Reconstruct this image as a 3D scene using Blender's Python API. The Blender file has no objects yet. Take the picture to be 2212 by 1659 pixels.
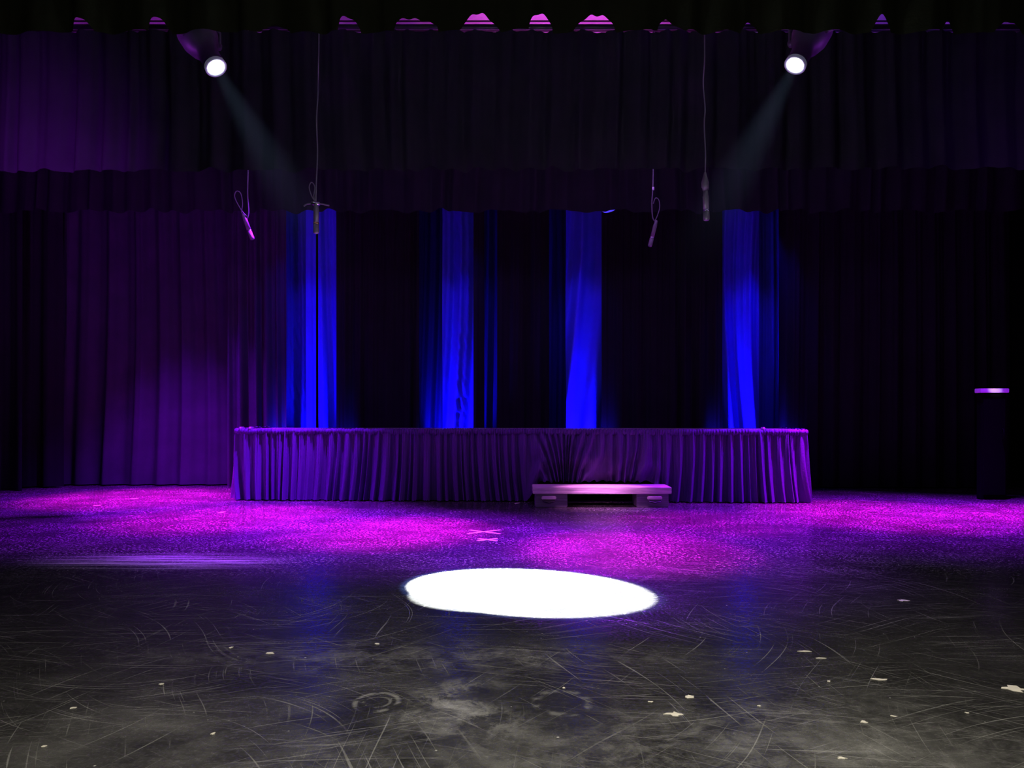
import bpy, math, random
from mathutils import Vector, Matrix
sc = bpy.context.scene
sc.view_settings.view_transform = 'Standard'
sc.view_settings.look = 'None'
sc.view_settings.exposure = 0
EYE = 1.1; HOR = 890.0; F = 1800.0
def X(u, Y): return (u-1106)/F*Y
def Z(v, Y): return EYE+(HOR-v)/F*Y
def FY(v): return EYE*F/(v-HOR)
def link(o): sc.collection.objects.link(o); return o

# ---------------------------------------------------------------- materials
def newmat(name):
    m = bpy.data.materials.new(name); m.use_nodes = True
    nt = m.node_tree; b = nt.nodes['Principled BSDF']
    return m, nt, b
def cloth(name, col, rough=0.9, var=0.35, sheen=0.0, scale=60, spec=0.1):
    m, nt, b = newmat(name); N = nt.nodes; L = nt.links
    tc = N.new('ShaderNodeTexCoord'); no = N.new('ShaderNodeTexNoise')
    no.inputs['Scale'].default_value = 2.5; no.inputs['Detail'].default_value = 4
    L.new(tc.outputs['Object'], no.inputs['Vector'])
    r = N.new('ShaderNodeMix'); r.data_type = 'RGBA'
    r.inputs[6].default_value = (*[c*(1-var) for c in col], 1)
    r.inputs[7].default_value = (*[min(1, c*(1+var)) for c in col], 1)
    L.new(no.outputs['Fac'], r.inputs[0]); L.new(r.outputs[2], b.inputs['Base Color'])
    b.inputs['Roughness'].default_value = rough
    b.inputs['Specular IOR Level'].default_value = spec
    b.inputs['Sheen Weight'].default_value = sheen
    n2 = N.new('ShaderNodeTexNoise'); n2.inputs['Scale'].default_value = scale
    L.new(tc.outputs['Object'], n2.inputs['Vector'])
    bp = N.new('ShaderNodeBump'); bp.inputs['Strength'].default_value = 0.25; bp.inputs['Distance'].default_value = 0.01
    L.new(n2.outputs['Fac'], bp.inputs['Height']); L.new(bp.outputs['Normal'], b.inputs['Normal'])
    return m
def plain(name, col, rough=0.5, metal=0.0, emit=None, es=0, spec=0.5):
    m, nt, b = newmat(name); N = nt.nodes; L = nt.links
    no = N.new('ShaderNodeTexNoise'); no.inputs['Scale'].default_value = 14; no.inputs['Detail'].default_value = 5
    tc = N.new('ShaderNodeTexCoord'); L.new(tc.outputs['Object'], no.inputs['Vector'])
    r = N.new('ShaderNodeMix'); r.data_type = 'RGBA'
    r.inputs[6].default_value = (*[c*0.75 for c in col], 1); r.inputs[7].default_value = (*[min(1, c*1.2) for c in col], 1)
    L.new(no.outputs['Fac'], r.inputs[0]); L.new(r.outputs[2], b.inputs['Base Color'])
    b.inputs['Roughness'].default_value = rough; b.inputs['Metallic'].default_value = metal
    b.inputs['Specular IOR Level'].default_value = spec
    if emit:
        b.inputs['Emission Color'].default_value = (*emit, 1); b.inputs['Emission Strength'].default_value = es
    return m
def wood(name, col):
    m, nt, b = newmat(name); N = nt.nodes; L = nt.links
    tc = N.new('ShaderNodeTexCoord'); mp = N.new('ShaderNodeMapping'); mp.inputs['Scale'].default_value = (1.5, 25, 25)
    no = N.new('ShaderNodeTexNoise'); no.inputs['Scale'].default_value = 3; no.inputs['Detail'].default_value = 8
    L.new(tc.outputs['Object'], mp.inputs[0]); L.new(mp.outputs[0], no.inputs['Vector'])
    cr = N.new('ShaderNodeValToRGB'); cr.color_ramp.elements[0].position = 0.3; cr.color_ramp.elements[1].position = 0.65
    cr.color_ramp.elements[0].color = (*[c*0.55 for c in col], 1); cr.color_ramp.elements[1].color = (*col, 1)
    L.new(no.outputs['Fac'], cr.inputs[0]); L.new(cr.outputs[0], b.inputs['Base Color'])
    b.inputs['Roughness'].default_value = 0.55
    return m

M_black = cloth('black_velour', (0.011, 0.010, 0.013))
M_front = cloth('black_green_velour', (0.024, 0.026, 0.016))
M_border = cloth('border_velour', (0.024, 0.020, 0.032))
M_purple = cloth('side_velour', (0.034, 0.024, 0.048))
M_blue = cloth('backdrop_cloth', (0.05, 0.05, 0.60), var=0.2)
M_blue_shaded = cloth('backdrop_cloth_shaded', (0.010, 0.010, 0.12), var=0.2)  # backdrop cloth darkened so its panels look weakly lit
M_blue_halflit = cloth('backdrop_cloth_halflit', (0.03, 0.03, 0.30), var=0.2)  # same cloth again, half-strength light put into its colour
M_skirt = cloth('skirt_satin', (0.090, 0.042, 0.17), rough=0.65, var=0.15, sheen=0.0)
M_deck = plain('deck_top', (0.25, 0.25, 0.27), 0.4)
M_metal = plain('black_metal', (0.03, 0.03, 0.035), 0.4, 0.5)
M_body = plain('fixture_body', (0.05, 0.045, 0.06), 0.5)
M_chrome = plain('chrome', (0.6, 0.6, 0.62), 0.25, 1.0)
M_gold = plain('brass', (0.7, 0.5, 0.2), 0.3, 1.0)
M_cable = plain('cable_rubber', (0.14, 0.13, 0.15), 0.6)
M_mic = plain('mic_body', (0.15, 0.14, 0.15), 0.4, 0.2)
M_grille = plain('mic_grille', (0.18, 0.17, 0.18), 0.5, 0.3)
M_tape = plain('white_tape', (0.9, 0.9, 0.9), 0.6)
M_chip = plain('chip_wood', (0.60, 0.55, 0.44), 0.7)
M_wall = plain('wall_paint', (0.012, 0.012, 0.013), 0.9)
M_ceil = plain('ceiling_paint', (0.35, 0.33, 0.36), 0.9)
M_wood = wood('step_wood', (0.80, 0.68, 0.68))
M_woodblk = wood('step_leg_paint', (0.22, 0.18, 0.26))
M_blkpaint = plain('black_paint', (0.004, 0.004, 0.004), 0.9, spec=0.0)
M_white = plain('white_laminate', (0.75, 0.72, 0.75), 0.5)
M_lens = plain('lens_glow', (0.9, 0.9, 0.9), 0.2, 0, (0.85, 0.93, 1.0), 30)
M_lensrim = plain('lens_rim_glow', (0.3, 0.3, 0.35), 0.2, 0, (0.75, 0.85, 1.0), 0.05)
M_bluelens = plain('blue_lens', (0.1, 0.1, 0.9), 0.2, 0, (0.08, 0.05, 1.0), 1.0)

# ---------------------------------------------------------------- mesh helpers
def mesh_obj(name, verts, faces, mat, parent=None, smooth=True, origin=None):
    o0 = Vector(origin) if origin is not None else (Vector(parent.location) if parent is not None else Vector((0, 0, 0)))
    me = bpy.data.meshes.new(name)
    me.from_pydata([tuple(Vector(v)-o0) for v in verts], [], faces)
    me.materials.append(mat)
    if smooth:
        me.polygons.foreach_set('use_smooth', [True]*len(me.polygons))
    me.update()
    o = bpy.data.objects.new(name, me); link(o)
    if parent is None: o.location = o0
    else: o.parent = parent
    return o
def tag(o, label, cat, group=None):
    o['label'] = label; o['category'] = cat
    if group: o['group'] = group
    return o
def empty(name, loc):
    e = bpy.data.objects.new(name, None); e.empty_display_size = 0.1; e.location = loc; link(e); return e
def frame(d):
    d = Vector(d).normalized()
    a = Vector((0, 0, 1)) if abs(d.z) < 0.9 else Vector((1, 0, 0))
    s = d.cross(a).normalized(); t = s.cross(d).normalized()
    return d, s, t
class G:
    def __init__(s): s.v = []; s.f = []
    def add(s, v, f):
        b = len(s.v); s.v += [Vector(p) for p in v]; s.f += [tuple(b+i for i in q) for q in f]; return s
    def tube(s, pts, r, n=8):
        pts = [Vector(p) for p in pts]; b = len(s.v); k = len(pts)
        prev = None
        for i, p in enumerate(pts):
            d = (pts[min(i+1, k-1)]-pts[max(i-1, 0)]).normalized()
            if prev is None: _, u, w = frame(d)
            else:
                u = (prev-d*prev.dot(d)).normalized(); w = u.cross(d).normalized()
            prev = u
            rr = r[i] if isinstance(r, (list, tuple)) else r
            for j in range(n):
                a = 2*math.pi*j/n; s.v.append(p+u*math.cos(a)*rr+w*math.sin(a)*rr)
        for i in range(k-1):
            for j in range(n):
                s.f.append((b+i*n+j, b+i*n+(j+1) % n, b+(i+1)*n+(j+1) % n, b+(i+1)*n+j))
        s.f.append(tuple(b+j for j in range(n))[::-1]); s.f.append(tuple(b+(k-1)*n+j for j in range(n)))
        return s
    def lathe(s, o, d, prof, n=24):
        o = Vector(o); d, u, w = frame(d); b = len(s.v); k = len(prof)
        for (h, r) in prof:
            for j in range(n):
                a = 2*math.pi*j/n; s.v.append(o+d*h+(u*math.cos(a)+w*math.sin(a))*r)
        for i in range(k-1):
            for j in range(n):
                s.f.append((b+i*n+j, b+i*n+(j+1) % n, b+(i+1)*n+(j+1) % n, b+(i+1)*n+j))
        s.f.append(tuple(b+j for j in range(n))[::-1]); s.f.append(tuple(b+(k-1)*n+j for j in range(n)))
        return s
    def box(s, x0, x1, y0, y1, z0, z1, c=0.006):
        import bmesh
        bm = bmesh.new(); bmesh.ops.create_cube(bm, size=1)
        for v in bm.verts:
            v.co = Vector(((x0+x1)/2+v.co.x*(x1-x0), (y0+y1)/2+v.co.y*(y1-y0), (z0+z1)/2+v.co.z*(z1-z0)))
        if c > 0: bmesh.ops.bevel(bm, geom=bm.edges[:], offset=c, segments=2, affect='EDGES')
        bm.verts.index_update()
        vs = [v.co.copy() for v in bm.verts]; fs = [tuple(v.index for v in f.verts) for f in bm.faces]; bm.free()
        return s.add(vs, fs)
    def obj(s, name, mat, parent=None, smooth=True, origin=None):
        return mesh_obj(name, s.v, s.f, mat, parent, smooth, origin)

def fold_profile(x0, x1, w, rnd, jitter=0.45):
    xs = [x0-w]; vs = []; sgn = 1
    while xs[-1] < x1+2*w: xs.append(xs[-1]+w*0.5*(1+rnd.uniform(-jitter, jitter)))
    for _ in xs:
        vs.append(sgn*rnd.uniform(0.35, 1.0)); sgn = -sgn
    import bisect
    def f(x):
        i = min(max(bisect.bisect_right(xs, x)-1, 0), len(xs)-2)
        t = (x-xs[i])/(xs[i+1]-xs[i]); t = min(max(t, 0), 1); t = t*t*(3-2*t)
        return vs[i]*(1-t)+vs[i+1]*t
    return f
def curtain(name, x0, x1, y, z0, z1, fold, amp, seed, mat, hem=None, top=None, dx=0.02, nz=22, drift=0.03, hemamp=0.0, pucker=0.0):
    rnd = random.Random(seed); p = fold_profile(x0, x1, fold, rnd, 0.6); q = fold_profile(x0, x1, fold*0.37, rnd)
    nx = max(8, int((x1-x0)/dx)); vs = []; fs = []
    ph = rnd.uniform(0, 6)
    for j in range(nz+1):
        t = j/nz
        for i in range(nx+1):
            x = x0+(x1-x0)*i/nx
            zb = hem(x) if hem else z0+hemamp*p(x)
            zt = top(x) if top else z1
            z = zb+(zt-zb)*t
            xx = x+drift*math.sin(t*2.3+ph+x*1.1)*(1-t)
            d = amp*(p(xx)*(1.0-0.35*t)+0.25*q(xx)*(0.4+0.6*t))
            if pucker: d += pucker*math.sin(z*31+x*60+2*math.sin(z*7))*math.exp(-((x-(x0+x1)/2)/(0.16))**2)
            vs.append((x, y-d, z))
    for j in range(nz):
        for i in range(nx):
            a = j*(nx+1)+i; fs.append((a, a+1, a+nx+2, a+nx+1))
    return mesh_obj(name, vs, fs, mat, origin=((x0+x1)/2, y, z0))

# ---------------------------------------------------------------- floor material
def floor_mat():
    m, nt, b = newmat('stage_floor_black'); N = nt.nodes; L = nt.links
    tc = N.new('ShaderNodeTexCoord'); P = tc.outputs['Object']
    def math_(op, a, c=None, clamp=False):
        n = N.new('ShaderNodeMath'); n.operation = op; n.use_clamp = clamp
        for i, q in enumerate((a, c)):
            if q is None: continue
            if isinstance(q, (int, float)): n.inputs[i].default_value = q
            else: L.new(q, n.inputs[i])
        return n.outputs[0]
    def noise(scale, detail=4, vec=None, rough=0.5, dist=0):
        n = N.new('ShaderNodeTexNoise'); n.inputs['Scale'].default_value = scale; n.inputs['Detail'].default_value = detail
        n.inputs['Roughness'].default_value = rough; n.inputs['Distortion'].default_value = dist
        L.new(vec if vec else P, n.inputs['Vector']); return n.outputs['Fac']
    def mapping(scale=(1, 1, 1), rot=0, loc=(0, 0, 0), vec=None):
        # rotate first, then stretch
        r_ = N.new('ShaderNodeMapping'); r_.inputs['Rotation'].default_value = (0, 0, rot); L.new(vec if vec else P, r_.inputs[0])
        n = N.new('ShaderNodeMapping'); n.inputs['Scale'].default_value = scale
        n.inputs['Location'].default_value = loc; L.new(r_.outputs[0], n.inputs[0]); return n.outputs[0]
    def rng(x, a, c, lo=0, hi=1):
        n = N.new('ShaderNodeMapRange'); n.interpolation_type = 'SMOOTHSTEP'
        L.new(x, n.inputs[0]); n.inputs[1].default_value = a; n.inputs[2].default_value = c
        n.inputs[3].default_value = lo; n.inputs[4].default_value = hi; return n.outputs[0]
    def dist_to(cx, cy, rx, ry):
        s = N.new('ShaderNodeVectorMath'); s.operation = 'SUBTRACT'; L.new(P, s.inputs[0]); s.inputs[1].default_value = (cx, cy, 0)
        k = N.new('ShaderNodeVectorMath'); k.operation = 'MULTIPLY'; L.new(s.outputs[0], k.inputs[0]); k.inputs[1].default_value = (1/rx, 1/ry, 0)
        l = N.new('ShaderNodeVectorMath'); l.operation = 'LENGTH'; L.new(k.outputs[0], l.inputs[0]); return l.outputs['Value']
    def ell(cx, cy, rx, ry): return rng(dist_to(cx, cy, rx, ry), 0.15, 1.0, 1, 0)
    def add(*a):
        r = a[0]
        for q in a[1:]: r = math_('ADD', r, q)
        return r
    mul = lambda a, c: math_('MULTIPLY', a, c)
    # slight bend so that scratches arc gently
    bend = N.new('ShaderNodeTexNoise'); bend.inputs['Scale'].default_value = 0.7; bend.inputs['Detail'].default_value = 0; L.new(P, bend.inputs['Vector'])
    bs = N.new('ShaderNodeVectorMath'); bs.operation = 'SCALE'; bs.inputs['Scale'].default_value = 0.6; L.new(bend.outputs['Color'], bs.inputs[0])
    ba = N.new('ShaderNodeVectorMath'); ba.operation = 'ADD'; L.new(P, ba.inputs[0]); L.new(bs.outputs[0], ba.inputs[1])
    BP = ba.outputs[0]
    scr = []
    for k, (rot, ln, wd, th) in enumerate([(0.25, 0.9, 120, .665), (-0.45, 1.1, 130, .67), (0.9, 1.3, 120, .675), (-1.1, 1.1, 110, .675), (1.45, 1.5, 120, .67), (0.05, 0.8, 95, .67), (-0.15, 1.5, 140, .665), (0.6, 1.4, 130, .675)]):
        v = mapping((ln, wd, 1), rot, (k*3.1, k*1.7, k), BP)
        n = noise(1.0, 1, v)
        line = rng(n, th, th+0.07)
        msk = rng(noise(1.3, 4, mapping((1, 1, 1), 0, (k*7, k*5, 3)), 0.65), 0.42, 0.62)
        scr.append(mul(line, msk))
    scratches = add(*scr)
    big = rng(noise(1.2, 9, rough=0.68, dist=0.3), 0.40, 0.74)
    streaky = rng(noise(2.0, 9, mapping((0.6, 2.8, 1), 0.12), 0.74), 0.44, 0.78)
    fine = rng(noise(60, 3, rough=0.75), 0.48, 0.68)
    dust = rng(noise(42, 3, rough=0.78), 0.53, 0.63)
    patch = rng(noise(2.2, 5, rough=0.6), 0.36, 0.62, 0.35, 1.0)
    vo = N.new('ShaderNodeTexVoronoi'); vo.inputs['Scale'].default_value = 5.5; L.new(P, vo.inputs['Vector'])
    rnd = N.new('ShaderNodeSeparateColor'); L.new(vo.outputs['Color'], rnd.inputs[0])
    chips = mul(rng(vo.outputs['Distance'], 0.018, 0.035, 1, 0), rng(rnd.outputs[0], 0.60, 0.66))
    vo2 = N.new('ShaderNodeTexVoronoi'); vo2.inputs['Scale'].default_value = 13; L.new(P, vo2.inputs['Vector'])
    rnd2 = N.new('ShaderNodeSeparateColor'); L.new(vo2.outputs['Color'], rnd2.inputs[0])
    chips2 = mul(rng(vo2.outputs['Distance'], 0.03, 0.06, 1, 0), rng(rnd2.outputs[0], 0.80, 0.84))
    n1 = rng(noise(6, 8, rough=0.76, dist=0.5), 0.42, 0.68)
    nst = rng(noise(2.5, 7, mapping((0.35, 10, 1), -0.02), 0.78), 0.42, 0.62)
    loc1 = mul(ell(-0.18, 3.13, 0.38, 0.44), mul(n1, 1.4))
    loc2 = mul(ell(0.75, 2.75, 1.7, 0.8), mul(n1, 0.55))
    loc3 = mul(ell(-0.1, 2.8, 2.6, 0.7), mul(big, 0.35))
    loc4 = mul(ell(-2.6, 6.15, 1.2, 0.42), mul(nst, 6.5))
    loc5 = mul(ell(-0.4, 3.75, 1.8, 0.36), mul(n1, 0.6))
    brk = rng(noise(14, 4), 0.40, 0.62)
    ringd = dist_to(-0.512, 3.16, 0.082, 0.10)
    ring = mul(rng(math_('ABSOLUTE', math_('SUBTRACT', ringd, 1.0)), 0.02, 0.2, 1, 0), 1.0)
    ring1b = mul(rng(math_('ABSOLUTE', math_('SUBTRACT', dist_to(-0.512, 3.16, 0.05, 0.055), 1.0)), 0.02, 0.2, 1, 0), 0.7)
    ring2 = mul(rng(math_('ABSOLUTE', math_('SUBTRACT', dist_to(0.19, 3.16, 0.10, 0.13), 1.0)), 0.02, 0.25, 1, 0), 0.7)
    ring = mul(add(ring, ring1b, ring2), brk)
    dark = rng(dist_to(0.14, 3.19, 0.36, 0.32), 0.3, 1.0, 0.15, 1)
    dark2 = rng(dist_to(-0.54, 3.16, 0.24, 0.24), 0.3, 1.0, 0.25, 1)
    sep = N.new('ShaderNodeSeparateXYZ'); L.new(P, sep.inputs[0])
    apron = rng(sep.outputs['Y'], 2.4, 4.2, 1.0, 0.18)
    wear = mul(add(mul(big, 0.34), mul(streaky, 0.30), mul(fine, 0.10)), apron)
    wear = add(wear, loc1, loc2, loc3, loc5)
    wear = mul(mul(wear, dark), dark2)
    midstage = rng(sep.outputs['Y'], 5.2, 6.5, 0.05, 1.0)
    wear = add(wear, mul(scratches, 0.85), ring, loc4, mul(mul(mul(dust, patch), midstage), 2.8))
    val = add(mul(wear, 0.13), 0.015)
    val = math_('ADD', val, mul(chips, 0.45))
    val = math_('ADD', val, mul(chips2, 0.22))
    val = math_('MINIMUM', val, 0.7)
    col = N.new('ShaderNodeCombineColor')
    L.new(val, col.inputs[0]); L.new(mul(val, 0.97), col.inputs[1]); L.new(mul(val, 0.86), col.inputs[2])
    L.new(col.outputs[0], b.inputs['Base Color'])
    rough = add(0.18, mul(big, 0.06), mul(fine, 0.07), mul(streaky, 0.05))
    L.new(rough, b.inputs['Roughness'])
    b.inputs['Specular IOR Level'].default_value = 0.55
    bp = N.new('ShaderNodeBump'); bp.inputs['Strength'].default_value = 0.28; bp.inputs['Distance'].default_value = 0.004
    h = add(mul(fine, 0.7), mul(scratches, -0.4), mul(noise(9, 3), 0.6))
    L.new(h, bp.inputs['Height']); L.new(bp.outputs['Normal'], b.inputs['Normal'])
    return m
M_floor = floor_mat()

# ---------------------------------------------------------------- room shell
def slab(name, x0, x1, y0, y1, z0, z1, mat):
    g = G().box(x0, x1, y0, y1, z0, z1, 0); o = g.obj(name, mat, smooth=False); o['kind'] = 'structure'; return o
slab('floor', -8.6, 8.6, -1.5, 13.9, -0.2, 0, M_floor)
slab('wall_left', -8.8, -8.6, -1.5, 13.9, -0.2, 6.1, M_wall)
slab('wall_right', 8.6, 8.8, -1.5, 13.9, -0.2, 6.1, M_wall)
slab('wall_back', -8.6, 8.6, 13.7, 13.9, 0, 6.1, M_wall)
slab('ceiling', -8.6, 8.6, 4.5, 13.7, 5.9, 6.1, M_ceil)
for k in range(3):
    slab('trim_%d' % (k+1), -8.5, 8.5, 9.95+k*0.26, 9.97+k*0.26, 5.885, 5.899, M_wall)

# ---------------------------------------------------------------- battens (pipes)
def batten(y, z, lab, x0=-7.8, x1=7.8):
    e = empty('batten', (0, y, z))
    G().tube([(x0, y, z), (x1, y, z)], 0.025, 12).obj('pipe', M_metal, e)
    for x in (-6, -3, 0, 3, 6):
        G().tube([(x, y, z), (x, y, 5.898)], 0.005, 6).obj('suspension_cable', M_metal, e)
    tag(e, lab, 'stage pipe')
    return e
batten(5.0, 5.33, 'black steel pipe carrying the front valance')
batten(7.0, 4.62, 'black steel lighting pipe with two spotlights clamped on')
batten(8.0, 4.797, 'black steel pipe carrying the middle border curtain')
batten(10.5, 5.07, 'black steel pipe carrying the rear border curtain')
batten(12.4, 5.178, 'black steel pipe carrying the backdrop curtains')

# ---------------------------------------------------------------- borders
gaps = [(60, 215, 65, 1, 1), (156, 208, 38, 1.0, 0.6), (326, 370, 35, 0.9, 0.55), (560, 628, 50, 0.8, 1), (733, 779, 35, 0.5, 0.6), (854, 947, 38, 0.30, 0.8), (996, 1084, 25, 1.0, 0.9),
        (1142, 1195, 24, 0.45, 1.1), (1238, 1330, 27, 0.5, 1.5), (1420, 1482, 40, 0.8, 0.6), (1600, 1644, 43, 0.9, 1), (1880, 1926, 34, 1.0, 1), (2028, 2066, 43, 0.9, 1.3), (2145, 2215, 46, 0.8, 1)]
YF = 5.0
def fronthem(x):
    u = x/YF*F+1106
    v = 69+1.5*math.sin(u*0.021)+1.0*math.sin(u*0.083)
    for a, b, t, pw_, sk in gaps:
        if a < u < b:
            s = math.sin(math.pi*((u-a)/(b-a))**sk)**pw_
            s *= 1-0.12*(0.5+0.5*math.sin(u*0.23+a))
            v = min(v, 71-(71-t)*s)
    return Z(v, YF)
o = curtain('front_valance', -4.6, 4.6, YF, Z(70, YF), 5.3, 0.30, 0.04, 3, M_front, hem=fronthem, dx=0.006, nz=14)
tag(o, 'black velour valance with scalloped hem across the stage opening', 'curtain')
Y2 = 8.0
def hem2(x):
    u = x/Y2*F+1106
    return Z(366+4*math.sin(u*0.052)*abs(math.sin(u*0.011+.5))+2*math.sin(u*0.12)-0.003*(u-1106), Y2)
def top2(x):
    u = x/Y2*F+1106
    return Z(66.5+1.2*math.sin(u*0.05), Y2)
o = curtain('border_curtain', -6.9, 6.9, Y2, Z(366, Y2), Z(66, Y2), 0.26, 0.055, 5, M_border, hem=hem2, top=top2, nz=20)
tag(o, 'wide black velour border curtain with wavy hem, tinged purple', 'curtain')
Y3 = 10.5
def hem3(x):
    u = x/Y3*F+1106
    return Z(456+3*math.sin(u*0.05+1)+2*math.sin(u*0.13), Y3)
o = curtain('border_curtain', -7.6, 7.6, Y3, Z(456, Y3), 5.04, 0.26, 0.06, 8, M_black, hem=hem3, nz=14)
tag(o, 'black velour border curtain above the backdrop, behind the hanging microphones', 'curtain')

# ---------------------------------------------------------------- backdrop
YB = 12.4; ZT = 5.15
def strip(u0, u1, mat, seed, lab, y=YB, fold=0.16, amp=0.03, name='backdrop_curtain', drift=0.05, pucker=0.0):
    o = curtain(name, X(u0, y), X(u1, y), y, 0.02, ZT, fold, amp, seed, mat, dx=0.012, nz=90 if pucker else 40, drift=drift, pucker=pucker)
    tag(o, lab, 'curtain'); return o
strip(610, 666, M_blue_halflit, 11, 'wrinkled curtain panel coloured as if lit dim blue', fold=0.22, amp=0.06, pucker=0.014, y=12.5, drift=0.1)
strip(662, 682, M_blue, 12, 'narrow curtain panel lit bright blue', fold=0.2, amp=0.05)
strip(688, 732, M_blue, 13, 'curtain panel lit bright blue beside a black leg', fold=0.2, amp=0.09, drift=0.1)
strip(900, 960, M_blue_shaded, 14, 'curtain panel coloured as if lit dim blue in soft folds', fold=0.22, amp=0.10, y=12.6, drift=0.1)
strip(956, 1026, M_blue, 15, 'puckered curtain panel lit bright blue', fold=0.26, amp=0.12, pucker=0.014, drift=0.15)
strip(1040, 1082, M_blue_shaded, 16, 'narrow curtain panel coloured as if faintly lit blue', fold=0.14, amp=0.06)
strip(1180, 1228, M_blue_shaded, 17, 'dark curtain edge coloured as if faintly lit blue', fold=0.14, amp=0.06, y=12.6)
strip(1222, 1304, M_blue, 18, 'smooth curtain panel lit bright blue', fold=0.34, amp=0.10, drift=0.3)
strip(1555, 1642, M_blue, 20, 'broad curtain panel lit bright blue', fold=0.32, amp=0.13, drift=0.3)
strip(1638, 1684, M_blue_halflit, 21, 'curtain panel edge coloured as if lit medium blue', fold=0.2, amp=0.05, y=12.6)
YL = 12.15
for (a, b, s) in [(726, 906, 32), (1023, 1046, 33), (1074, 1186, 34), (1299, 1561, 35)]:
    strip(a, b, M_black, s, 'black velour leg curtain hanging between blue-lit panels', y=YL, name='leg_curtain', fold=0.2, amp=0.06, drift=0.02)
o = curtain('blackout_curtain', -7.9, 7.9, 13.2, 0.02, 5.2, 0.3, 0.06, 40, M_black)
tag(o, 'black blackout curtain behind the backdrop panels', 'curtain')
YS = 12.0
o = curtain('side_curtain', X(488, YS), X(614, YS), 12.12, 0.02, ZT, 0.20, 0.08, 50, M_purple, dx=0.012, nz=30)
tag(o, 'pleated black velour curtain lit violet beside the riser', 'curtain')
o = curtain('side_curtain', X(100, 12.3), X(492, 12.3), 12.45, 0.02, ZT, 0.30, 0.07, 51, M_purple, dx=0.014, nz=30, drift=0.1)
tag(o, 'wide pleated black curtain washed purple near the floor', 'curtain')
o = curtain('side_curtain', X(-60, 12.0), X(125, 12.0), 12.1, 0.02, ZT, 0.3, 0.06, 52, M_black, dx=0.014)
tag(o, 'dark unlit velour curtain in the wing', 'curtain')
o = curtain('leg_curtain', -7.9, X(42, 11.3), 11.4, 0.02, 5.0, 0.3, 0.06, 53, M_black)
tag(o, 'black velour leg curtain at the edge of the stage', 'curtain')
o = curtain('side_curtain', X(1684, 11.9), X(2195, 11.9), 12.0, 0.02, ZT, 0.25, 0.07, 54, M_black, dx=0.014)
tag(o, 'wide black velour curtain in deep shadow', 'curtain')
o = curtain('leg_curtain', 6.40, 7.8, 10.35, 0.02, 5.0, 0.3, 0.06, 55, M_black)
tag(o, 'black velour leg curtain beside the cabinet', 'curtain')

# ---------------------------------------------------------------- riser
RC = Vector((0.06, 10.28, 0)); ANG = math.radians(-2.6)
R = Matrix.Rotation(ANG, 3, 'Z')
riser = empty('stage_riser', RC)
def RW(p): return R @ Vector(p)+RC
HW = 3.50; DEP = 1.3; TOP = 0.88
g = G().box(-HW, HW, 0.02, DEP, TOP-0.09, TOP, 0.008); g.v = [RW(v) for v in g.v]
g.obj('deck', M_deck, riser, smooth=False)
g = G().box(-HW+0.02, HW-0.02, DEP-0.05, DEP-0.03, 0.004, TOP-0.09, 0.002); g.v = [RW(v) for v in g.v]  # unseen panel added to stop uplight leaking under the deck
g.obj('light_block_panel', M_blkpaint, riser, smooth=False)
for lx in (-HW+.12, -1.17, 1.17, HW-.12):
    for ly in (0.15, DEP-.12):
        g = G().tube([(lx, ly, 0), (lx, ly, TOP-.09)], 0.022, 10); g.v = [RW(v) for v in g.v]; g.obj('leg', M_metal, riser)
rc = 0.07
def path(s):
    a = DEP-rc; q = rc*math.pi/2; f = 2*HW-2*rc
    if s < a: return Vector((-HW, DEP-s, 0)), Vector((-1, 0, 0))
    s -= a
    if s < q:
        th = s/rc; n = Vector((-math.cos(th), -math.sin(th), 0)); return Vector((-HW+rc, rc, 0))+n*rc, n
    s -= q
    if s < f: return Vector((-HW+rc+s, 0, 0)), Vector((0, -1, 0))
    s -= f
    if s < q:
        th = s/rc; n = Vector((math.sin(th), -math.cos(th), 0)); return Vector((HW-rc, rc, 0))+n*rc, n
    s -= q
    return Vector((HW, rc+s, 0)), Vector((1, 0, 0))
SL = 2*(DEP-rc)+rc*math.pi+2*HW-2*rc
rnd = random.Random(77)
pm = fold_profile(0, SL, 0.098, rnd, 0.75); pf = fold_profile(0, SL, 0.032, rnd, 0.5); ps = fold_profile(0, SL, 0.6, rnd, 0.5)
pm2 = fold_profile(0, SL, 0.06, rnd, 0.6)
def sharp(v): return math.copysign(abs(v)**0.7, v) if v < 0 else v**1.6
ns = 3200; nz = 36; vs = []; fs = []
s_off = DEP-rc+rc*math.pi/2-rc+HW
def sm(a, b, x):
    t = min(max((x-a)/(b-a), 0), 1); return t*t*(3-2*t)
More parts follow.
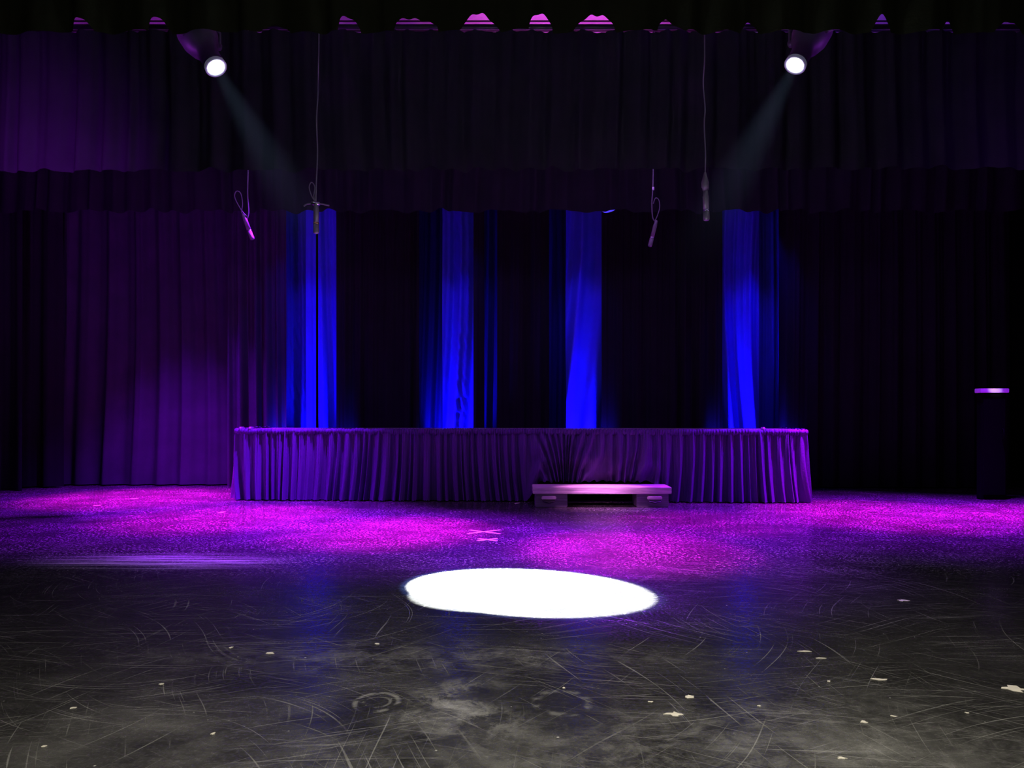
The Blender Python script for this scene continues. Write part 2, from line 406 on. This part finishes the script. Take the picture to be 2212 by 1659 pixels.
for j in range(nz+1):
    t = j/nz
    for i in range(ns+1):
        s = SL*i/ns; p, n = path(s); lx = s-s_off
        w = sm(0.10, 0.32, lx)*(1-sm(1.62, 1.9, lx))
        lo = 1-t
        hemz = 0.006+0.006*(1+pf(s))
        hemz = hemz*(1-w)+w*(0.255+0.02*pm(s))
        z = hemz+(TOP+0.004-hemz)*t
        # cloth swept sideways towards two tucks, with sagging diagonal folds between
        sh = 0.0
        for cx, k in ((0.62, 0.9), (1.28, 1.0)):
            d = lx-cx; sh += -k*d*math.exp(-(d/0.32)**2)
        ss = s-0.06*math.sin(s*1.7)*lo*lo - w*(sh*(lo**1.2)*1.3+0.16*lo*math.sin(lx*4.2+1.0))
        amp = 0.010+0.060*lo**0.5
        d = amp*sharp(pm(ss))+0.012*pm2(ss)*(0.3+0.7*lo)+0.009*pf(s)*(t**1.2)+0.045*lo+0.018*lo*ps(s)
        d += w*(0.07*math.sin(math.pi*min(1, lo*0.85))**1.5)*(0.75+0.5*ps(s*1.6))
        d += w*0.022*math.sin(lo*15+lx*9+2*math.sin(lx*5))*sm(0.25, 0.7, lo)
        q = p+n*(0.036+d)
        vs.append(RW((q.x, q.y, z)))
for j in range(nz):
    for i in range(ns):
        a = j*(ns+1)+i; fs.append((a, a+1, a+ns+2, a+ns+1))
skirt = mesh_obj('skirt', vs, fs, M_skirt, riser); skirt['label'] = 'dark purple pleated fabric skirt, tucked up over the step'
vs = []; fs = []
prof = [(0.060, 0.030), (0.048, 0.052), (0.02, 0.058), (0.0, 0.050), (-0.014, 0.036), (0.0, 0.02)]
for k, (dz, off) in enumerate(prof):
    for i in range(ns+1):
        s = SL*i/ns; p, n = path(s)
        q = p+n*(off+0.010*pf(s)); zz = TOP-0.045+dz+0.007*ps(s*2)+0.008*pf(s*0.8)
        vs.append(RW((q.x, q.y, zz)))
for k in range(len(prof)-1):
    for i in range(ns):
        a = k*(ns+1)+i; fs.append((a, a+1, a+ns+2, a+ns+1))
mesh_obj('skirt_header', vs, fs, M_skirt, riser)
for lx in (-3.45, -3.33, 3.0):
    g = G().box(lx-0.02, lx+0.02, -0.05, 0.06, TOP-0.03, TOP+0.035, 0.008); g.v = [RW(v) for v in g.v]; g.obj('skirt_clip', M_mic, riser)
tag(riser, 'long low platform wrapped in purple pleated skirting', 'stage riser')

# ---------------------------------------------------------------- wooden step
SC = Vector((X(1297, 9.8), 9.62, 0)); step = empty('wooden_step', SC)
g = G().box(SC.x-0.80, SC.x+0.80, 9.60, 10.03, 0.155, 0.232, 0.006); g.obj('tread', M_wood, step, smooth=False)
for sx in (-1, 1):
    cx = SC.x+sx*0.585
    g = G().box(cx-0.185, cx+0.185, 9.625, 9.98, 0.0, 0.155, 0.006)
    lg = g.obj('support_block', M_woodblk, step, smooth=False)
    lg['label'] = 'dark painted wooden block'
    hx = cx+(0.02 if sx > 0 else -0.03)
    g = G().box(hx-0.085, hx+0.085, 9.590, 9.630, 0.090, 0.130, 0.008); g.obj('latch', M_wood, step, smooth=False)
    g = G().tube([(hx-0.07, 9.62, 0.095), (hx-0.065, 9.59, 0.07), (hx, 9.58, 0.055), (hx+0.065, 9.59, 0.07), (hx+0.07, 9.62, 0.095)], 0.007, 8)
    g.obj('handle', M_metal, step)
tag(step, 'low wooden step with pale tread on two blocks, against the riser', 'step')

# ---------------------------------------------------------------- cabinet
cb = empty('cabinet', (6.04, 10.5, 0))
x0, x1 = 5.885, 6.20
G().box(x0, x1, 10.45, 10.56, 0, 1.34, 0.006).obj('body', M_blkpaint, cb, smooth=False)
G().box(x0-0.02, x1+0.02, 10.42, 10.57, 1.34, 1.395, 0.006).obj('cabinet_top', M_white, cb, smooth=False)
d = G().box(x0+0.02, x1-0.02, 10.43, 10.449, 0.06, 1.27, 0.004).obj('door', M_blkpaint, cb, smooth=False)
G().tube([(x1-0.06, 10.43, 0.75), (x1-0.06, 10.405, 0.76), (x1-0.06, 10.405, 0.88), (x1-0.06, 10.43, 0.89)], 0.006, 8).obj('handle', M_blkpaint, cb)
tag(cb, 'tall black cabinet with white top against the black curtain', 'cabinet')

# ---------------------------------------------------------------- lights helpers
def area(name, loc, tgt, power, col, sx, sy):
    l = bpy.data.lights.new(name, 'AREA'); l.shape = 'RECTANGLE'; l.size = sx; l.size_y = sy; l.energy = power; l.color = col
    o = bpy.data.objects.new(name, l); o.location = loc
    o.rotation_euler = (Vector(tgt)-Vector(loc)).to_track_quat('-Z', 'Y').to_euler(); link(o); return o
def spot(name, loc, tgt, power, col, ang, blend=0.5, rad=0.05):
    l = bpy.data.lights.new(name, 'SPOT'); l.energy = power; l.color = col; l.spot_size = math.radians(ang); l.spot_blend = blend; l.shadow_soft_size = rad
    o = bpy.data.objects.new(name, l); o.location = loc
    o.rotation_euler = (Vector(tgt)-Vector(loc)).to_track_quat('-Z', 'Y').to_euler(); link(o); return o

# self-glowing cones stand in for spotlit haze, fading outwards and away from the lamp
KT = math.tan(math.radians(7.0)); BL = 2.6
mv, ntv, _ = newmat('glowing_haze'); N = ntv.nodes; N.clear(); L = ntv.links
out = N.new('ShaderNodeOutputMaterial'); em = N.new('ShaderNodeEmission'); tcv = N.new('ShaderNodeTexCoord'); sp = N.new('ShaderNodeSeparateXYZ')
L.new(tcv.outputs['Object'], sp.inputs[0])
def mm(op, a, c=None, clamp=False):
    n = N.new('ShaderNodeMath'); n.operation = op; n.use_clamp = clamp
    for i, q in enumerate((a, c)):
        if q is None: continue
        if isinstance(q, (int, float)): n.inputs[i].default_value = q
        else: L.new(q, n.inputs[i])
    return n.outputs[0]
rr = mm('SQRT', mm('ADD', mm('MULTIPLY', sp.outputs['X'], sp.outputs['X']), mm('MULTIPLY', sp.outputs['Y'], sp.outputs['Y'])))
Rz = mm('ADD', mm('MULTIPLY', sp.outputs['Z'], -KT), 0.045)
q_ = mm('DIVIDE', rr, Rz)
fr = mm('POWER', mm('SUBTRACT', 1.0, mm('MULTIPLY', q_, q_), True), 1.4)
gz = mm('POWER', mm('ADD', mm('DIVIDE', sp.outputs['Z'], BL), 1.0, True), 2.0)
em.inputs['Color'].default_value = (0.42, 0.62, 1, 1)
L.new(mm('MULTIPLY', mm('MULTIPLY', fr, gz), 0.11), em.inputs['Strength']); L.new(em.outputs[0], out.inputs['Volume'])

def spotlight(u, v, lab, ang, power, POOL):
    Y = 7.0; lens = Vector((X(u, Y), Y, Z(v, Y))); d = (Vector(POOL)-lens).normalized()
    root = empty('spotlight', (lens.x, lens.y, lens.z))
    back = -d
    o = lens
    G().lathe(o, back, [(0.0, 0.070), (0.0, 0.084), (0.02, 0.088), (0.05, 0.088), (0.06, 0.084), (0.20, 0.09), (0.24, 0.125), (0.34, 0.155), (0.46, 0.16), (0.54, 0.14), (0.60, 0.09), (0.63, 0.04)], 36).obj('barrel', M_body, root)
    G().lathe(o+back*0.01, d, [(0.0, 0.070), (0.012, 0.065), (0.03, 0.045), (0.04, 0.02), (0.042, 0.004)], 36).obj('lens', M_lens, root)
    G().lathe(o, d, [(-0.01, 0.090), (0.02, 0.092), (0.022, 0.086), (0.02, 0.072), (-0.01, 0.071)], 36).obj('lens_rim', M_lensrim, root)
    c = o+back*0.36
    side = d.cross(Vector((0, 0, 1))).normalized()
    up = Vector((0, 0, 1))
    a = c+side*0.20; b_ = c-side*0.20
    G().tube([c+side*0.14, a, a+up*0.12, a*0.5+b_*0.5+up*0.19, b_+up*0.12, b_, c-side*0.14], 0.014, 8).obj('yoke', M_body, root)
    top = (a+b_)*0.5+up*0.19
    G().tube([top, Vector((top.x, 7.0, 4.58))], 0.018, 8).obj('clamp', M_body, root)
    for sgn in (1, -1):
        G().lathe(c+side*sgn*0.15, side*sgn, [(0, 0.03), (0.055, 0.03), (0.06, 0.02)], 14).obj('knob', M_body, root)
    tag(root, lab, 'stage spotlight', 'white spotlights on the lighting pipe')
    spot('spotlight_lamp', lens+d*0.06, POOL, power, (0.88, 0.95, 1.0), ang, 0.05, 0.015)
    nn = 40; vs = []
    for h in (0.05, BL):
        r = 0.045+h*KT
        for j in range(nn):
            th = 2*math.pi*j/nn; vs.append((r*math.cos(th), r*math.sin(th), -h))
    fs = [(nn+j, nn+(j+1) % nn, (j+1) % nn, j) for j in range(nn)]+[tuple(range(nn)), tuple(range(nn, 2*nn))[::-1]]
    me = bpy.data.meshes.new('glow_cone'); me.from_pydata(vs, [], fs); me.materials.append(mv); me.update()
    bo = bpy.data.objects.new('glow_cone', me); bo.parent = root; bo.rotation_euler = d.to_track_quat('-Z', 'Y').to_euler(); link(bo)
    bo['label'] = 'faint glowing cone in place of a hazy beam'
    return lens+d*0.06
P1 = (0.03, 5.20, 0); P2 = (0.05, 5.20, 0)
lp = spotlight(465, 143, 'round spotlight shining white, body edged purple', 14.7, 130000, P1)
spotlight(1719, 138, 'round spotlight shining white, body edged violet', 12.6, 100000, P2)
spot('spotlight_fringe', lp, P1, 7000, (0.15, 0.3, 1.0), 15.8, 0.10, 0.015)  # second blue lamp added to tint the edge of the pool

Y = 10.75; c = Vector((X(1315, Y), Y, Z(449, Y)))
ft = empty('par_light', c)
G().lathe(c+Vector((0, 0, 0.03)), (0.25, -0.12, -1), [(0, 0.03), (0.0, 0.07), (0.02, 0.09), (0.045, 0.105), (0.05, 0.10)], 24).obj('housing', M_mic, ft)
G().lathe(c+Vector((0.010, -0.006, -0.018)), (0.25, -0.12, -1), [(0, 0.095), (0.012, 0.085), (0.022, 0.03)], 24).obj('lens', M_bluelens, ft)
G().tube([c+Vector((-0.1, 0, -0.01)), c+Vector((-0.1, 0, 0.12)), c+Vector((0, 0, 0.16)), c+Vector((0.1, 0, 0.12)), c+Vector((0.1, 0, -0.01))], 0.008, 8).obj('yoke', M_metal, ft)
G().tube([c+Vector((0, 0, 0.15)), Vector((c.x, Y, 5.89))], 0.012, 8).obj('hanging_rod', M_metal, ft)
tag(ft, 'small round light with blue lens peeking below the border curtain', 'stage light')

# ---------------------------------------------------------------- hanging microphones
def bez(pts, n=10):
    P = [Vector(p) for p in pts]; P = [P[0]]+P+[P[-1]]; out = []
    for i in range(1, len(P)-2):
        for k in range(n):
            t = k/n; a, b, c, d = P[i-1:i+3]
            out.append(0.5*((2*b)+(-a+c)*t+(2*a-5*b+4*c-d)*t*t+(-a+3*b-3*c+d)*t**3))
    out.append(P[-2]); return out
def mic(Y, topz, cable, loop, m0, m1, r, lab, extra=None, cr=0.0055):
    pw = lambda p: Vector((X(p[0], Y), Y+(p[2] if len(p) > 2 else 0), Z(p[1], Y)))
    a = pw(m0); b = pw(m1); e = empty('hanging_microphone', a)
    pts = [Vector((X(cable[0][0], Y), Y, topz))]+[pw(p) for p in cable]
    G().tube(bez(pts, 6), cr, 8).obj('cable', M_cable, e)
    if loop: G().tube(bez([pw(p) for p in loop], 8), cr*0.8, 8).obj('cable_loop', M_cable, e)
    d = (b-a); Ln = d.length; d.normalize()
    G().lathe(a, d, [(0, r*0.5), (0.01, r*0.8), (Ln*0.15, r*0.85), (Ln*0.2, r), (Ln*0.66, r)], 20).obj('body', M_mic, e)
    G().lathe(a+d*Ln*0.66, d, [(0, r*1.04), (0.012, r*1.06), (0.014, r)], 20).obj('ring', M_gold if extra == 'clamp' else M_chrome, e)
    G().lathe(a+d*(Ln*0.66+0.014), d, [(0, r*1.02), (Ln*0.26, r*1.08), (Ln*0.31, r*0.95), (Ln*0.33, r*0.5)], 20).obj('grille', M_grille, e)
    if extra == 'clamp':
        G().tube(bez([pw((656, 446)), pw((664, 441)), pw((682, 440)), pw((697, 441)), pw((711, 444))], 6), 0.007, 8).obj('spreader_arm', M_cable, e)
        G().tube([pw((673, 439)), pw((691, 440))], 0.018, 10).obj('clip', M_chrome, e)
    elif extra == 'connector':
        G().lathe(pw((1523, 372)), (0, 0, -1), [(0, 0.008), (0.03, 0.016), (0.09, 0.032), (0.13, 0.03), (0.16, 0.014)], 16).obj('connector', M_mic, e)
    elif extra == 'band':
        G().lathe(pw((1411, 404)), (0, 0, -1), [(0, 0.011), (0.035, 0.011)], 12).obj('tape_band', M_tape, e)
    tag(e, lab, 'microphone', 'microphones hanging over the stage'); return e
mic(7.25, 5.88, [(689, 60), (688, 134), (687, 200), (684, 260), (686, 330), (683, 400), (682, 442)],
    [(684, 440), (674, 425), (668, 405), (673, 394), (680, 404), (678, 425), (683, 441)], (683, 440), (683, 502), 0.024,
    'black microphone on a long cable with spreader arm and brass ring', 'clamp')
mic(7.25, 5.88, [(1522, 60), (1522, 130), (1519, 180), (1523, 235), (1521, 270), (1524, 330), (1523, 378)],
    [(1523, 378), (1517, 395), (1519, 412), (1525, 415), (1530, 405), (1527, 390), (1523, 378)], (1524, 412), (1526, 474), 0.026,
    'black microphone on a long kinked cable with taped connector', 'connector')
mic(9.4, 5.88, [(536, 330), (536, 375), (535, 420), (537, 460), (531, 480)],
    [(535, 468), (526, 460), (516, 445), (507, 425), (511, 413), (520, 418), (524, 440), (522, 458), (529, 470), (534, 480)], (525, 462), (545, 516), 0.024,
    'black microphone hanging tilted below a looped cable', None, 0.0065)
mic(9.4, 5.88, [(1411, 330), (1411, 375), (1410, 410), (1408, 440), (1410, 470), (1417, 480)],
    [(1411, 440), (1416, 428), (1423, 432), (1425, 448), (1420, 466), (1414, 478)], (1418, 476), (1404, 531), 0.022,
    'black microphone hanging tilted, white tape band on its cable', 'band', 0.0065)

# ---------------------------------------------------------------- tape crosses and chips
def tape_cross(u, v, w, dpt, lab):
    y = FY(v); x = X(u, y); g = G()
    for sg in (1, -1):
        a = Vector((x-w/2, y-sg*dpt/2, 0)); b = Vector((x+w/2, y+sg*dpt/2, 0)); dd = (b-a).normalized(); n = Vector((-dd.y, dd.x, 0))*0.018
        zz = 0.0015+0.0012*(sg > 0); vv = [a-n, b-n, b+n, a+n]
        g.add([Vector((p.x, p.y, h)) for h in (0.0, zz) for p in vv], [(0, 1, 2, 3)[::-1], (4, 5, 6, 7), (0, 1, 5, 4), (1, 2, 6, 5), (2, 3, 7, 6), (3, 0, 4, 7)])
    o = g.obj('tape_cross', M_tape, smooth=False, origin=(x, y, 0)); tag(o, lab, 'tape mark')
tape_cross(1046, 1149, 0.29, 0.24, 'large white tape cross marked on the black floor')
tape_cross(1053, 1166, 0.16, 0.12, 'small white tape cross marked on the black floor')
rnd = random.Random(9)
chips = [(1458, 1543, 46, 10), (1488, 1505, 26, 7), (1900, 1468, 40, 6), (2188, 1488, 60, 14), (1865, 1560, 22, 6), (1950, 1297, 26, 4), (1820, 1638, 24, 5),
         (1738, 1407, 30, 2.5), (348, 1478, 14, 4), (583, 1411, 20, 4), (499, 1399, 8, 4), (158, 1529, 12, 5), (1218, 1486, 7, 3), (1790, 1472, 10, 3), (1930, 1547, 16, 3),
         (460, 1585, 8, 5), (1405, 1516, 14, 3), (478, 1107, 10, 3), (1117, 1087, 8, 4), (815, 1391, 10, 3), (2090, 1540, 10, 3), (1640, 1525, 8, 3), (95, 1612, 12, 4), (1770, 1422, 26, 2), (210, 1092, 24, 2), (290, 1077, 20, 2)]
for (u, v, w, h) in chips:
    y = FY(v); x = X(u, y); rx = w/F*y/2; ry = h/(EYE*F/y**2)/2; n = 11
    pts = []
    for k in range(n):
        a = 2*math.pi*k/n; q = rnd.uniform(0.4, 1.2); pts.append((x+rx*q*math.cos(a)+ry*.3*math.sin(a), y+ry*q*math.sin(a)-0.3*ry*math.cos(a)))
    vv = [(p[0], p[1], 0.0) for p in pts]+[(p[0], p[1], 0.0015) for p in pts]
    ff = [tuple(range(n))[::-1], tuple(range(n, 2*n))]+[(k, (k+1) % n, n+(k+1) % n, n+k) for k in range(n)]
    o = mesh_obj('paint_chip', vv, ff, M_chip, smooth=False, origin=(x, y, 0)); tag(o, 'pale flake of wood and paint on the black floor', 'chip', 'pale chips scattered on the floor')

# ---------------------------------------------------------------- lighting
MAG = (0.95, 0.005, 0.88); VIO = (0.26, 0.005, 1.0); PUR = (0.40, 0.02, 1.0); BLU = (0.004, 0.0, 1.0)
for (u, p, dx_) in [(636, 150, -0.15), (705, 100, 0.45), (985, 140, -0.5), (1262, 140, 0.3), (1600, 160, -0.6), (1662, 190, 0.2)]:
    x = X(u, YB)
    spot('blue_uplight', (x+dx_, 11.85, 0.2), (x, YB+0.1, 1.2), p*3.2, (0.02, 0.008, 1.0), 64, 1.0, 0.04)
    spot('blue_downlight', (x-dx_*1.0, 11.3, 4.3), (x, YB, 1.6), p*0.75, BLU, 46, 1.0, 0.05)
def pool(x, y, r, p, src, pv=None):
    dd = (Vector(src)-Vector((x, y, 0))).length
    a = math.degrees(2*math.atan(r/dd))
    spot('magenta_wash', src, (x, y, 0), p, MAG, a, 1.0, 0.05)
    spot('violet_wash', src, (x, y, 0), (pv or p*0.5), VIO, min(170, a*1.7), 1.0, 0.05)
pool(-4.7, 10.7, 1.7, 13500, (-4.6, 10.95, 4.6), 7500)
pool(-2.9, 8.75, 1.45, 14000, (-2.1, 9.7, 4.6), 12000)
pool(-1.15, 7.75, 1.2, 17000, (-0.6, 9.7, 4.6), 12000)
pool(0.95, 6.75, 1.1, 14000, (0.6, 9.7, 4.6), 9500)
pool(1.9, 8.3, 1.2, 4500, (2.8, 9.7, 4.6), 4000)
pool(4.0, 9.0, 1.7, 11500, (3.7, 9.7, 4.6), 9000)
pool(5.8, 8.9, 1.4, 8000, (5.4, 9.7, 4.6), 6000)
# skirt wash from both sides
spot('skirt_wash', (-5.8, 8.6, 2.6), (-1.6, 10.3, 0.5), 280, PUR, 70, 1.0, 0.03)
spot('skirt_wash', (6.0, 8.4, 2.6), (1.6, 10.2, 0.5), 300, (0.45, 0.02, 1), 70, 1.0, 0.03)
spot('skirt_wash', (2.6, 8.2, 3.0), (0.9, 10.2, 0.5), 45, (0.45, 0.03, 1), 60, 1.0, 0.02)
spot('step_wash', (1.0, 8.9, 4.2), (1.05, 9.55, 0.1), 1900, (1, 0.28, 0.98), 18, 1.0, 0.04)
spot('step_front_fill', (0.4, 7.2, 1.6), (1.05, 9.6, 0.06), 420, (0.9, 0.28, 1.0), 16, 1.0, 0.04)  # unseen lamp added to light the front faces of the step
# side curtain wash
spot('curtain_wash', (-4.35, 10.9, 0.3), (-4.6, 12.4, 0.3), 66, (0.48, 0.02, 1.0), 115, 1.0, 0.05)
spot('curtain_wash', (-3.7, 9.0, 3.0), (-4.0, 12.5, 0.1), 60, (0.48, 0.03, 1.0), 46, 1.0, 0.1)
# border wash
spot('border_wash', (-4.3, 5.8, 2.1), (-4.7, 8, 2.95), 480, (0.46, 0.03, 1), 74, 1.0, 0.05)
spot('border_wash', (4.7, 5.9, 2.2), (5.0, 8, 3.3), 55, (0.38, 0.04, 1), 75, 1.0, 0.05)
# fly loft glow
area('loft_light', (0.6, 10.0, 5.15), (0.6, 10.05, 5.9), 24, (1, 0.10, 0.95), 2.4, 0.15)
area('loft_light', (-3.9, 10.0, 5.15), (-3.9, 10.05, 5.9), 5, (0.7, 0.06, 1), 3.6, 0.15)
area('loft_light', (4.6, 10.0, 5.15), (4.6, 10.05, 5.9), 6, (0.2, 0.06, 1), 3.0, 0.15)
# fixture rims
spot('rim_light', (-3.9, 6.9, 3.6), (-2.85, 7.2, 4.25), 55, (0.5, 0.05, 1), 34, 1.0, 0.05)
spot('rim_light', (3.9, 6.9, 3.6), (2.85, 7.2, 4.25), 55, (0.45, 0.05, 1), 34, 1.0, 0.05)
# unseen lamps added to brighten the microphones
for (x, y, z, p) in [(-1.7, 7.25, 2.9, 12), (1.68, 7.25, 3.0, 12), (1.58, 9.4, 3.2, 5)]:
    spot('microphone_fill', (x+1.2, y-0.9, z-0.8), (x, y, z), p, (0.75, 0.55, 1), 24, 1.0, 0.03)
for x in (-1.69, 1.68):
    spot('cable_spill', (x, 6.3, 3.9), (x, 7.25, 4.05), 8, (0.6, 0.1, 1), 16, 1.0, 0.02)
spot('cabinet_spill', (5.4, 9.2, 2.0), (6.04, 10.42, 1.38), 110, (0.85, 0.6, 1), 7, 1.0, 0.02)
# house light over the front of the stage, then added fills
spot('house_light', (0.5, 1.2, 4.6), (0.35, 2.2, 0), 1300, (1, 0.96, 0.86), 88, 1.0, 0.4)
area('valance_fill', (0, -1.0, 3.4), (0, 5, 3.0), 16, (1, 0.98, 0.8), 3, 1)  # weak fill added so that the front valance shows
area('stage_fill', (0, 8.7, 4.2), (0, 11.5, 1.2), 32, (0.45, 0.22, 1.0), 7, 0.3)  # unseen fill added to lift the dark rear drapes
area('stage_fill', (0, 5.3, 4.2), (0, 8.0, 3.4), 5, (0.45, 0.30, 1.0), 6, 0.3)  # weaker fill added for the middle border curtain
for x in (-2.6, 0.0, 2.8):
    spot('floor_fill', (x, 5.4, 4.4), (x, 5.0, 0), 150, (0.66, 0.54, 1.0), 76, 1.0, 0.3)  # unseen lamps added to brighten the floor at mid-stage

w = bpy.data.worlds.new('World'); sc.world = w; w.use_nodes = True
w.node_tree.nodes['Background'].inputs[0].default_value = (0.25, 0.22, 0.35, 1); w.node_tree.nodes['Background'].inputs[1].default_value = 0.01

cam = bpy.data.cameras.new('camera'); cam.sensor_width = 36; cam.lens = 36*F/2212; cam.shift_y = (HOR-829.5)/2212
co = bpy.data.objects.new('camera', cam); co.location = (0, 0, EYE); co.rotation_euler = (math.pi/2, 0, 0); link(co)
cam.clip_start = 0.05; sc.camera = co
